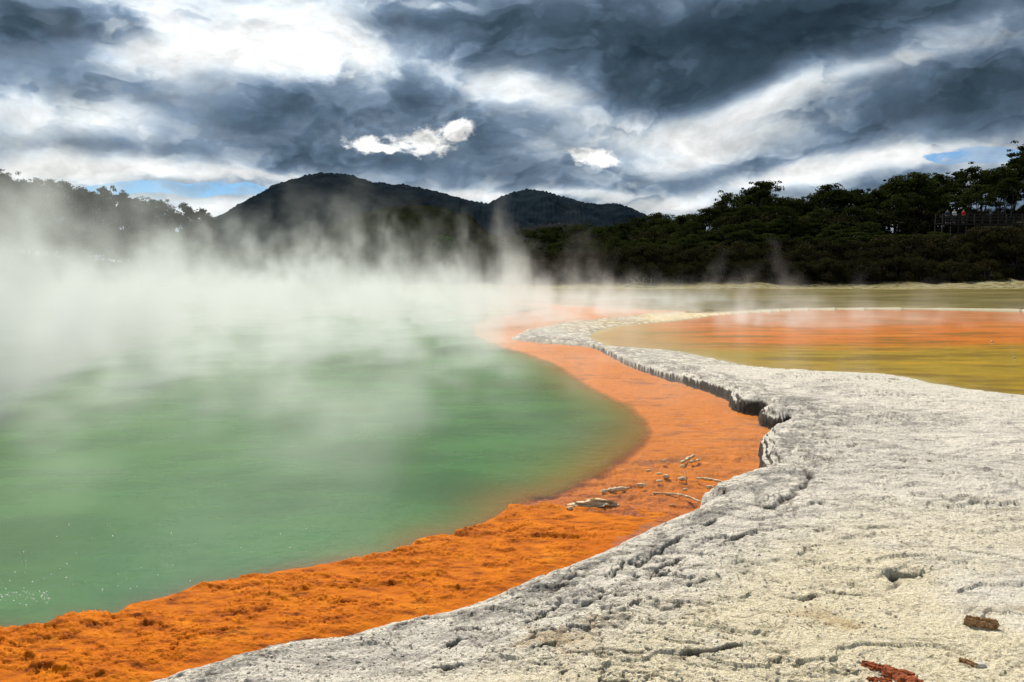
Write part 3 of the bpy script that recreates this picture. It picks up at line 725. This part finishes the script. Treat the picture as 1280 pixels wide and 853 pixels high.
def protos():
    P_ = {}
    P_['kanuka'] = [(make_tree('kanuka_tree', 20 + i, 9.0, 7.5 + i % 3, 5.0, 34, 1.15, 170, .17, ML_DARK, .42, 'dome', 3 + i % 2), 9.0) for i in range(4)]
    P_['pine'] = [(make_tree('pine_tree', 40 + i, 12.0, 5.6 + i * .4, 9.0, 42, .85, 130, .17, ML_PINE, .6, 'pine', 1), 12.0) for i in range(3)]
    P_['scrub'] = [(make_tree('scrub_bush', 60 + i, 4.0, 6.0, 4.0, 26, .85, 150, .13, ML_SCRUB, .6, 'bush', 4), 4.0) for i in range(4)]
    P_['round'] = [(make_tree('round_tree', 80, 6.0, 6.0, 5.0, 46, .75, 150, .15, ML_BRIGHT, .75, 'dome', 1), 6.0)]
    return P_
PROTO = protos(); USED = set()
def gz(X, Y):
    return float(hill_ground(np.array([X]), np.array([Y]))[0]) + (.7 if Y > 84 else .1) - .25
def plant(kind, px, ptop, Y, label, group=None, wide=1.0, cat='tree', zb=None):
    X = (px - CX) / FPX * Y
    ztop = CAMZ + (HOR - ptop) / FPX * Y
    z0 = gz(X, Y) if zb is None else zb
    h = ztop - z0
    if h < 1.2: return None
    vs = PROTO[kind]; i = random.randrange(len(vs)); root, h0 = vs[i]
    if (kind, i) in USED: o = copy_tree(root, KIDS[root.name])
    else:
        USED.add((kind, i)); KIDS[root.name] = kids(root); o = root
    s = h / h0; sw = min(max(s, .7 if kind != 'scrub' else .5), 1.5) * wide
    o.location = (X, Y, z0); o.rotation_euler = (0, 0, random.random() * 6.28); o.scale = (sw, sw, s)
    return tag(o, label, cat, group)
KIDS = {}
r_ = random.random
G1 = 'trees of the dense dark forest behind the orange pool'
G2 = 'trees on the far shore seen through the steam'
G3 = 'scrub bushes along the foot of the dark forest'
G4 = 'trees low down in the valley under the mountains'
# singled-out trees
plant('kanuka', 948, 226, 116, 'flat-topped tree with a ragged crown rising where the wooded skyline starts to drop', wide=1.0)
plant('kanuka', 1036, 229, 115, 'kanuka tree with a small umbrella crown poking above the middle of the wooded skyline')
plant('kanuka', 1132, 213, 112, 'broad kanuka tree with pale greyish twigs above the left end of the boardwalk', wide=1.15)
plant('kanuka', 823, 262, 118, 'small spiky tree crown standing alone where the wooded skyline meets the mountains', wide=.7)
plant('round', 556, 291, 128, 'small round bright green tree below the mountains', zb=1.5)
plant('kanuka', 1283, 178, 118, 'tallest dark green tree on the hill above the boardwalk railing', wide=1.1)
# skyline row, then rows down the slope
for px in np.arange(610, 1480, 17):
    u = (px - CX) / FPX; top = HOR - skyline(u) * FPX
    plant('kanuka', px + r_() * 12 - 6, top + r_() * 10 - 1, 114 + r_() * 8, 'dark green tree in the dense forest on the slope behind the orange pool', G1, .9)
for frac, Y, stp in ((.80, 108, 26), (.62, 103, 27), (.50, 97, 30)):
    for px in np.arange(560, 1460, stp):
        u = (px - CX) / FPX; sk = skyline(u) * FPX
        x_ = px + r_() * 18 - 9; tp = HOR - (sk * frac + r_() * 8 - 4)
        if x_ > 1090 and Y < 104: tp = max(tp, 289 + r_() * 5)
        plant('kanuka', x_, tp, Y + r_() * 4 - 2, 'dark green tree in the dense forest on the slope behind the orange pool', G1, .85)
for px in np.arange(700, 1420, 17):
    plant('scrub', px + r_() * 8, (max(262, HOR - skyline((px - CX) / FPX) * FPX * .66)) + r_() * 9 - 6, 107 + r_() * 3, 'dark green tree in the dense forest on the slope behind the orange pool', G1, 1.2)
for px in np.arange(-130, 600, 21):
    plant('scrub', px + r_() * 12, 316 + r_() * 14, 90 + r_() * 4, 'scrub bush under the steam-veiled trees of the far shore', 'scrub bushes along the far shore of the green pool', 1.2, 'bush')
for Y, f0, stp in ((94, .36, 24), (91.5, .22, 22), (88, .10, 20)):
    for px in np.arange(545, 1400, stp):
        u = (px - CX) / FPX; sk = skyline(u) * FPX
        x_ = px + r_() * 16 - 8
        if 1235 < x_ < 1300 and Y < 90: continue
        plant('scrub', x_, HOR - (sk * f0 + 2 + r_() * 8), Y + r_() * 2 - 1, 'low brownish scrub bush at the foot of the dark forest beyond the orange pool', G3, 1.0, 'bush')
# far left shore
for k, px in enumerate(np.arange(-130, 275, 11)):
    u = (px - CX) / FPX; top = HOR - skyline(u) * FPX
    plant('pine', px + r_() * 8 - 4, top + r_() * 12 - 14, 98 + r_() * 8, 'tall ragged dark tree half veiled by steam on the far shore of the green pool', G2, 1.0)
for px in np.arange(-120, 300, 22):
    u = (px - CX) / FPX
    plant('kanuka', px + r_() * 10, HOR - skyline(u) * FPX * .62 + r_() * 10, 92 + r_() * 5, 'tall ragged dark tree half veiled by steam on the far shore of the green pool', G2, .9)
# valley under the mountains
for px in np.arange(285, 610, 18):
    plant('kanuka', px + r_() * 10, 300 + r_() * 14 - .06 * (px - 285) * 0, 132 + r_() * 25, 'dark tree in the wooded valley between the steam and the mountains', G4, 1.1)
for px in np.arange(280, 600, 24):
    plant('kanuka', px + r_() * 10, 318 + r_() * 12, 100 + r_() * 12, 'dark tree in the wooded valley between the steam and the mountains', G4, 1.0)
for kind, vs in PROTO.items():
    for i, (root, h0) in enumerate(vs):
        if (kind, i) not in USED:
            for c_ in kids(root): bpy.data.objects.remove(c_)
            bpy.data.objects.remove(root)

# ------------------------------------------------------------------ boardwalk and its visitors
mw, tw, ow = new_mat('weathered_timber'); bsdf(tw, ow, tw.mix(tw.noise(tw.vm('MULTIPLY', pos(tw), (1, 8, 8)), 3, 5, .6), (.016, .014, .012), (.040, .035, .030)), .85)
def box(B, c_, s_, yaw=0):
    x, y, z = s_; v = np.array([(i * x / 2, j * y / 2, k * z / 2) for i in (-1, 1) for j in (-1, 1) for k in (-1, 1)])
    if yaw: ca, sa = math.cos(yaw), math.sin(yaw); v = np.stack([v[:, 0] * ca - v[:, 1] * sa, v[:, 0] * sa + v[:, 1] * ca, v[:, 2]], 1)
    B.add(v + np.array(c_), [(0, 1, 3, 2), (4, 6, 7, 5), (0, 4, 5, 1), (2, 3, 7, 6), (0, 2, 6, 4), (1, 5, 7, 3)])
BY = 98.0; BZ = CAMZ + (HOR - 280.5) / FPX * BY
bx0, bx1 = (1168 - CX) / FPX * BY, (1420 - CX) / FPX * BY
bw = empty('boardwalk', (bx0, BY, BZ)); tag(bw, 'dark timber boardwalk with a post and rail fence crossing the wooded slope', 'boardwalk')
L_ = bx1 - bx0
B = Bag()
for i in range(int(L_ / .15)): box(B, (.075 + i * .15, 0, -.02), (.14, 1.8, .04))
B.build('deck', mw, bw, False)
for s in (-.8, .8):
    B = Bag(); box(B, (L_ / 2, s, -.14), (L_, .08, .2)); B.build('beam', mw, bw, False)
    B = Bag(); box(B, (L_ / 2, s * 1.08, 1.16), (L_, .12, .06)); B.build('handrail', mw, bw, False)
    for zz in (.4, .78):
        B = Bag(); box(B, (L_ / 2, s * 1.08, zz), (L_, .04, .10)); B.build('rail', mw, bw, False)
    for i in range(int(L_ / 2) + 1):
        B = Bag(); box(B, (.06 + i * 2.0, s * 1.02, -.9), (.12, .10, 4.0 + .08)); B.build('post', mw, bw, False)

def flatmat(name, c_, rough=.8):
    m, t, out = new_mat(name); n = t.noise(pos(t), 8, 3, .6); bsdf(t, out, t.mix(n, tuple(a * .8 for a in c_), tuple(min(1, a * 1.2) for a in c_)), rough); return m
SKIN = flatmat('skin', (.45, .28, .20)); HAIR = flatmat('dark_hair', (.03, .02, .015)); JEANS = flatmat('dark_trousers', (.03, .035, .05))
def skin_mesh(name, pts, edges, rad, mat, parent):
    me = bpy.data.meshes.new(name); me.from_pydata(pts, edges, []); o = bpy.data.objects.new(name, me); COL.objects.link(o)
    md = o.modifiers.new('skin', 'SKIN'); md.use_smooth_shade = True
    me.skin_vertices[0].data[0].use_root = True
    for i, r0 in enumerate(rad): me.skin_vertices[0].data[i].radius = (r0, r0) if not isinstance(r0, tuple) else r0
    ss = o.modifiers.new('sub', 'SUBSURF'); ss.levels = ss.render_levels = 1
    dg = bpy.context.evaluated_depsgraph_get(); nm = bpy.data.meshes.new_from_object(o.evaluated_get(dg)); bpy.data.objects.remove(o)
    q = bpy.data.objects.new(name, nm); COL.objects.link(q); nm.materials.clear(); nm.materials.append(mat); q.parent = parent; return q
def person(px, label, top, turn, hat=None, arm=0.0):
    X = (px - CX) / FPX * BY; root = empty('person', (X, BY - .35 + .5 * r_(), BZ), turn); tag(root, label, 'person', None)
    b = [(0, 0, .95), (0, 0, 1.15), (0, 0, 1.40), (0, 0, 1.50), (0, -.01, 1.60), (0, -.01, 1.70), (.17, 0, 1.42), (.24, .02, 1.15), (.20, -.16 - arm, 1.00 + arm), (.17, -.24 - arm, 1.0 + arm), (-.17, 0, 1.42), (-.24, .02, 1.15), (-.20, -.16, 1.00), (-.17, -.24, 1.0),
         (.09, 0, .90), (.10, -.01, .50), (.10, .02, .10), (.10, -.12, .04), (-.09, 0, .90), (-.11, .03, .50), (-.11, .04, .10), (-.11, -.10, .04)]
    e = [(0, 1), (1, 2), (2, 3), (3, 4), (4, 5), (2, 6), (6, 7), (7, 8), (8, 9), (2, 10), (10, 11), (11, 12), (12, 13), (0, 14), (14, 15), (15, 16), (16, 17), (0, 18), (18, 19), (19, 20), (20, 21)]
    rd = [.13, .12, .14, .055, .095, .075, .06, .045, .035, .035, .06, .045, .035, .035, .085, .06, .045, .04, .085, .06, .045, .04]
    skin_mesh('body', b, e, rd, SKIN, root)
    jk = [b[0], b[1], b[2], (0, 0, 1.47), b[6], b[7], b[8], b[10], b[11], b[12]]
    skin_mesh('jacket', jk, [(0, 1), (1, 2), (2, 3), (2, 4), (4, 5), (5, 6), (2, 7), (7, 8), (8, 9)], [.165, .155, .17, .09, .085, .065, .052, .085, .065, .052], top, root)
    tr = [(0, 0, .97), b[14], b[15], (.10, .02, .12), b[18], b[19], (-.11, .04, .12)]
    skin_mesh('trousers', tr, [(0, 1), (1, 2), (2, 3), (0, 4), (4, 5), (5, 6)], [.155, .11, .08, .065, .11, .08, .065], JEANS, root)
    skin_mesh('hat' if hat else 'hair', [(0, .015, 1.66), (0, .02, 1.74)], [(0, 1)], [.108, .075], hat or HAIR, root)
RED = flatmat('red_jacket', (.75, .03, .02)); NAVY = flatmat('navy_jacket', (.03, .05, .12)); WHITE = flatmat('white_cloth', (.75, .75, .72))
person(1197, 'person in a bright red jacket leaning over the boardwalk railing', RED, 0.3, arm=.05)
person(1179, 'person in a navy jacket on the boardwalk two steps from the red jacket', NAVY, -.5)
person(1186, 'person in a white top and white hat between the navy and red jackets', WHITE, .1, hat=WHITE)

# ------------------------------------------------------------------ sticks, stones and crumbs
from mathutils.bvhtree import BVHTree
def ground_z(x, y, lo=WZ):
    """height of the modelled surface under (x, y) from the polar sheet"""
    r0 = math.hypot(x, y); a0 = math.atan2(x, y)
    i = int(np.searchsorted(G['R'], r0)); j = int(np.searchsorted(G['A'], a0))
    i = min(max(i, 0), len(G['R']) - 1); j = min(max(j, 0), len(G['A']) - 1)
    return max(float(G['z'][G['idx'][i, j]]), lo)
mc, tcx, oc = new_mat('sinter_crusted_wood'); nn = tcx.noise(pos(tcx), 30, 5, .7)
bsdf(tcx, oc, tcx.ramp(nn, [(.3, (.24, .13, .05)), (.5, (.58, .46, .28)), (.7, (.78, .70, .55))]), .8, bump(tcx, nn, .7, .01)); M_CRUST = mc
mk, tk, ok_ = new_mat('brown_bark'); nk = tk.noise(tk.vm('MULTIPLY', pos(tk), (1, 4, 4)), 40, 5, .65)
bsdf(tk, ok_, tk.ramp(nk, [(.30, (.10, .05, .025)), (.48, (.36, .20, .09)), (.70, (.60, .40, .20))]), .85, bump(tk, nk, .6, .006)); M_BRN = mk
mr, tr_, or_ = new_mat('rust_red_bark'); nr_ = tr_.noise(pos(tr_), 45, 5, .65)
bsdf(tr_, or_, tr_.ramp(nr_, [(.35, (.10, .020, .006)), (.6, (.36, .085, .02)), (.75, (.55, .20, .07))]), .85, bump(tr_, nr_, .6, .006)); M_RUST = mr
def stick(pxs, rad, label, group=None, mat=None, name='crusted_stick', lift=.4, cat='stick', seed=0, lump=.45):
    g = np.random.default_rng(seed + int(pxs[0][0]))
    pt = [np.array([*at(x, y, WZ), 0]) for x, y in pxs]
    P_ = []
    for a, b in zip(pt[:-1], pt[1:]):
        n = max(3, int(np.linalg.norm(b - a) / (rad * 1.1)))
        P_ += [a + (b - a) * k / n for k in range(n)]
    P_.append(pt[-1]); n = len(P_)
    rr = np.array([rad * (1 + lump * (g.random() * 2 - 1)) * (1 if 0 < i < n - 1 else .45) for i in range(n)])
    c0 = P_[n // 2].copy(); zz = [ground_z(p[0], p[1], WZ) + rad * lift for p in P_]
    zs = np.convolve(np.pad(zz, 2, mode='edge'), np.ones(5) / 5, 'valid')
    for i, p in enumerate(P_): p[2] = zs[i]; p[:2] += g.normal(size=2) * rad * .25
    v, f = tube(P_, rr, 8); v = v + g.normal(size=v.shape) * rad * .10
    c0[2] = zs[n // 2]
    B = Bag(); B.add(v - c0, f)
    for e_, k0 in ((0, 0), (1, (n - 1) * 8)):
        cen = np.array([v[k0:k0 + 8].mean(0) - c0]); B.v.append(cen); B.f.append(np.array([(k0 + k, k0 + (k + 1) % 8, B.n, B.n) if e_ else (k0 + (k + 1) % 8, k0 + k, B.n, B.n) for k in range(8)])); B.n += 1
    me = bpy.data.meshes.new(name); vv = np.concatenate(B.v)
    ff = [tuple(q) if q[2] != q[3] else tuple(q[:3]) for q in np.concatenate(B.f).tolist()]
    me.from_pydata([tuple(q) for q in vv], [], ff); me.polygons.foreach_set('use_smooth', [True] * len(me.polygons)); me.update()
    o = bpy.data.objects.new(name, me); COL.objects.link(o); me.materials.append(mat or M_CRUST); o.location = c0
    return tag(o, label, cat, group)
stick([(752,616),(770,613),(787,611)], .017, 'thick pale crusted stick lying alone on the orange shelf above the big pale lump')
stick([(870,598.5),(891,600.5),(905,604),(919,608)], .012, 'long pale stick pointing at the white bank from the middle of the orange shelf')
stick([(816,617),(847,618),(862,622),(876,628)], .009, 'long thin stick curving down to touch the white bank', lift=.2)
stick([(852,579),(860,574),(868,570)], .013, 'pale stick leaning towards the steam, upper one of the crossed pair')
stick([(862,578.5),(869,577),(876,575.5)], .014, 'stubby pale stick, lower one of the pair far out on the orange shelf')
stick([(856,601),(857,594),(854,587)], .005, 'thin dark twig linking the stick pair with the white chunk', mat=M_BRN, name='twig', cat='twig')
def rock(px, py, w, d, h, label, group=None, mat=None, name='crusted_stone', z=None, seed=0, cat='stone', yaw=0., rough_=.35, gz_=None, sink=.3):
    g = np.random.default_rng(seed + int(px * 7)); import bmesh
    bm = bmesh.new(); bmesh.ops.create_icosphere(bm, subdivisions=3, radius=.5)
    ax = g.normal(size=(9, 3)); ax /= np.linalg.norm(ax, axis=1, keepdims=True); off = .32 + .16 * g.random(9)
    for v in bm.verts:
        c_ = np.array(v.co); 
        for a, o_ in zip(ax, off):
            k = c_ @ a - o_
            if k > 0: c_ = c_ - a * k * .85
        c_ = c_ * (1 + rough_ * (g.random() - .5) * .35) + rough_ * .10 * np.array([math.sin(9 * c_[1] + seed), math.sin(11 * c_[2]), math.sin(8 * c_[0])])
        v.co = c_ * np.array([w, d, h]) / .95
    me = bpy.data.meshes.new(name); bm.to_mesh(me); bm.free(); me.polygons.foreach_set('use_smooth', [True] * len(me.polygons))
    o = bpy.data.objects.new(name, me); COL.objects.link(o); me.materials.append(mat or M_CRUST)
    zl = WZ if z is None else z
    X, Y = at(px, py, zl); o.location = (X, Y, ground_z(X, Y, zl) + h * (.5 - sink)); o.rotation_euler = (0, 0, yaw)
    return tag(o, label, cat, group)
rock(742, 631, .27, .10, .05, 'large flat pale crusted lump on the orange shelf, biggest of the debris', name='crusted_lump', cat='lump', rough_=2.2)
rock(712, 638, .05, .04, .03, 'small pale stone just beside the large flat lump, towards the green water')
rock(802, 608, .085, .05, .045, 'knobbly pale stone between the thick stick and the long curved stick')
rock(853, 600, .075, .05, .04, 'whitish chunk at the lower end of the dark twig', name='crusted_chunk', cat='chunk')
rock(853, 584, .05, .04, .035, 'white knob at the foot of the crossed stick pair', name='crusted_stone', cat='stone')
rock(833, 597, .06, .045, .045, 'squarish tan stone on the orange shelf just short of the whitish chunk')
rock(887, 610, .07, .045, .035, 'grey-white stone between the two long sticks near the bank')
SMG = 'small dark-edged pebbles scattered on the orange shelf'
for x_, y_ in ((829, 577), (811, 589), (824, 593), (824, 602), (856, 613), (841, 633)):
    rock(x_, y_, .045 + .02 * r_(), .03, .022, 'small brownish pebble among the sticks on the orange shelf', SMG, seed=int(x_), mat=M_CRUST if x_ != 841 else M_BRN, name='pebble', cat='pebble')
rock(1240, 428, .07, .06, .07, 'tiny pale stone standing out of the orange part of the shallow pool', name='pale_stone')
rock(1268, 448, .07, .05, .05, 'tiny pale stone in the yellow-green water nearest the white terrace', name='pale_stone')
# bark and chips on the terrace
def chip(px, py, L, W, H, yaw, tilt, label, mat, name, seed, cat):
    g = np.random.default_rng(seed); n, m_ = 26, 9; X, Y = at(px, py, 0); B = Bag(); vs = []
    for s in (1, -1):
        for i in range(n):
            for j in range(m_):
                u = i / (n - 1) - .5; v = j / (m_ - 1) - .5
                ww = W * (1 - .5 * abs(u) ** 1.5 * 1.6) * (1 + .25 * math.sin(u * 19 + seed))
                zz = H * (.5 if s > 0 else -.5) * (1 - .5 * (2 * abs(v)) ** 3) + .25 * H * math.sin(v * 14 + u * 5) * (s > 0) + .35 * H * (1 - 4 * v * v)
                vs.append((u * L + .004 * g.normal(), v * ww + .0015 * g.normal(), zz + .0012 * g.normal()))
    fs = []; q = lambda s, i, j: s * n * m_ + i * m_ + j
    for i in range(n - 1):
        for j in range(m_ - 1):
            fs.append((q(0, i, j), q(0, i + 1, j), q(0, i + 1, j + 1), q(0, i, j + 1))); fs.append((q(1, i, j), q(1, i, j + 1), q(1, i + 1, j + 1), q(1, i + 1, j)))
    for i in range(n - 1):
        fs.append((q(0, i, 0), q(1, i, 0), q(1, i + 1, 0), q(0, i + 1, 0))); fs.append((q(0, i, m_ - 1), q(0, i + 1, m_ - 1), q(1, i + 1, m_ - 1), q(1, i, m_ - 1)))
    for j in range(m_ - 1):
        fs.append((q(0, 0, j), q(0, 0, j + 1), q(1, 0, j + 1), q(1, 0, j))); fs.append((q(0, n - 1, j), q(1, n - 1, j), q(1, n - 1, j + 1), q(0, n - 1, j + 1)))
    o = mesh_np(name, np.array(vs), np.array(fs), mat, False)
    o.location = (X, Y, ground_z(X, Y, -1) + H * .45); o.rotation_euler = (tilt, 0, yaw)
    return tag(o, label, cat)
chip(1226, 779, .135, .055, .032, -.30, .25, 'brown wood chip lying on the yellowish crust of the white terrace', M_BRN, 'wood_chip', 3, 'wood chip')
chip(1211, 833, .07, .026, .016, -.9, .2, 'short orange-brown bark flake beside a white pebble on the terrace', M_BRN, 'bark_flake', 5, 'bark flake')
rock(1225, 836, .05, .03, .02, 'white pebble touching the short orange-brown bark flake', z=0., name='pebble', mat=flatmat('white_pebble', (.52, .50, .45)), cat='pebble', sink=.15)
chip(1110, 838, .20, .055, .012, -.55, .05, 'longer of the rust-red bark scraps on the white terrace near the camera', M_RUST, 'bark_scrap', 8, 'bark scrap')
chip(1128, 848, .15, .07, .014, -.75, .0, 'wide rust-red bark scrap overlapping the longer one', M_RUST, 'bark_scrap', 9, 'bark scrap')
chip(1100, 850, .09, .04, .010, -.2, .0, 'smallest rust-red bark scrap, nearest the green pool', M_RUST, 'bark_scrap', 12, 'bark scrap')
# crumbs of sinter: nobody could count them
tv = np.unique(F[cls == 0]); rv = np.hypot(V[tv, 0], V[tv, 1]); av = np.degrees(np.arctan2(V[tv, 0], V[tv, 1]))
okv = tv[(rv < 9) & (rv > 2.2) & (np.abs(av) < 42) & (attrs['coast'][tv] > .25)]
keepn = fbm(V[okv, 0] * 1.1 + 4, V[okv, 1] * 1.6, 3) + .12 * (5 - np.hypot(V[okv, 0], V[okv, 1])); okv = okv[keepn > .02]
pick = RNG.choice(okv, 5200, replace=False); B = Bag()
oct_v = np.array([(1, 0, 0), (-1, 0, 0), (0, 1, 0), (0, -1, 0), (0, 0, 1), (0, 0, -1.)]); oct_f = np.array([(0, 2, 4), (2, 1, 4), (1, 3, 4), (3, 0, 4), (2, 0, 5), (1, 2, 5), (3, 1, 5), (0, 3, 5)])
for q in pick:
    s = .0022 + .006 * RNG.random() ** 3.0
    v = (oct_v * (1 + .5 * (RNG.random((6, 1)) - .5)) + .35 * RNG.normal(size=(6, 3))) * s * np.array([1.2, 1, .7])
    B.add(v + V[q] + np.array([RNG.normal() * .003, RNG.normal() * .003, s * .35]), oct_f)
cr_ = B.build('sinter_gravel', flatmat('sinter_crumbs', (.55, .50, .40)), None, False); cr_['kind'] = 'stuff'
# foam specks
B = Bag()
spots = [(0 + 62 * RNG.random(), 746 + 4 * RNG.normal()) for _ in range(60)] + [(20 + 60 * RNG.random(), 690 + 40 * RNG.random() - 0) for _ in range(10)] + [(RNG.random() * 420, 655 + 85 * RNG.random()) for _ in range(45)]
for a_, b_ in spots:
    if a_ > 180 and b_ > 735 - .1 * (a_ - 180): continue
    X, Y = at(a_, b_, WZ); s = .0025 + .004 * RNG.random() ** 2
    B.add(oct_v * s + np.array([X, Y, WZ + .001]), oct_f)
fo = B.build('foam', flatmat('foam_white', (.85, .88, .82), .3)); fo['kind'] = 'stuff'
# pale dead branch on the far bank
def branch(px, py, label, seed, S_=1.0, yaw=0.):
    g = np.random.default_rng(seed); X, Y = (px - CX) / FPX * 82, 82.; B = Bag()
    main = [np.array([-2.4, 0, .1]), np.array([-1.2, .1, .5]), np.array([0, 0, .55]), np.array([1.3, .1, .35]), np.array([2.6, 0, .15])]
    B.add(*tube([q * S_ for q in main], [.05, .10, .11, .09, .04]))
    for i in range(6):
        a = main[1 + i % 3] + np.array([.4 * g.random(), 0, 0]); b = a + np.array([g.normal() * .5, g.normal() * .3, .5 + .5 * g.random()]); c_ = b + np.array([g.normal() * .4, 0, .3 * g.random()])
        B.add(*tube([a * S_, b * S_, c_ * S_], [.05, .035, .012], 5))
    o = B.build('dead_branch', flatmat('bleached_wood', (.26, .23, .16))); o.location = (X, Y, ground_z(X, Y) - .05); o.rotation_euler = (0, 0, yaw); return tag(o, label, 'branch')
branch(800, 352, 'bleached dead branch on the far bank below the dark bushes', 4, .7, .1)

# ------------------------------------------------------------------ render settings
S.view_settings.view_transform = 'Standard'; S.view_settings.look = 'None'; S.view_settings.gamma = 1; S.view_settings.exposure = 0.28
S.view_settings.use_curve_mapping = False
S.render.engine = 'CYCLES'
c = S.cycles
c.use_denoising = True; c.denoiser = 'OPENIMAGEDENOISE'; c.denoising_input_passes = 'RGB_ALBEDO_NORMAL'
c.max_bounces = 6; c.diffuse_bounces = 2; c.glossy_bounces = 2; c.transmission_bounces = 2; c.transparent_max_bounces = 64; c.volume_bounces = 1
c.use_adaptive_sampling = True; c.adaptive_threshold = .02
c.sample_clamp_indirect = 6
S.render.resolution_x = 1024; S.render.resolution_y = 682
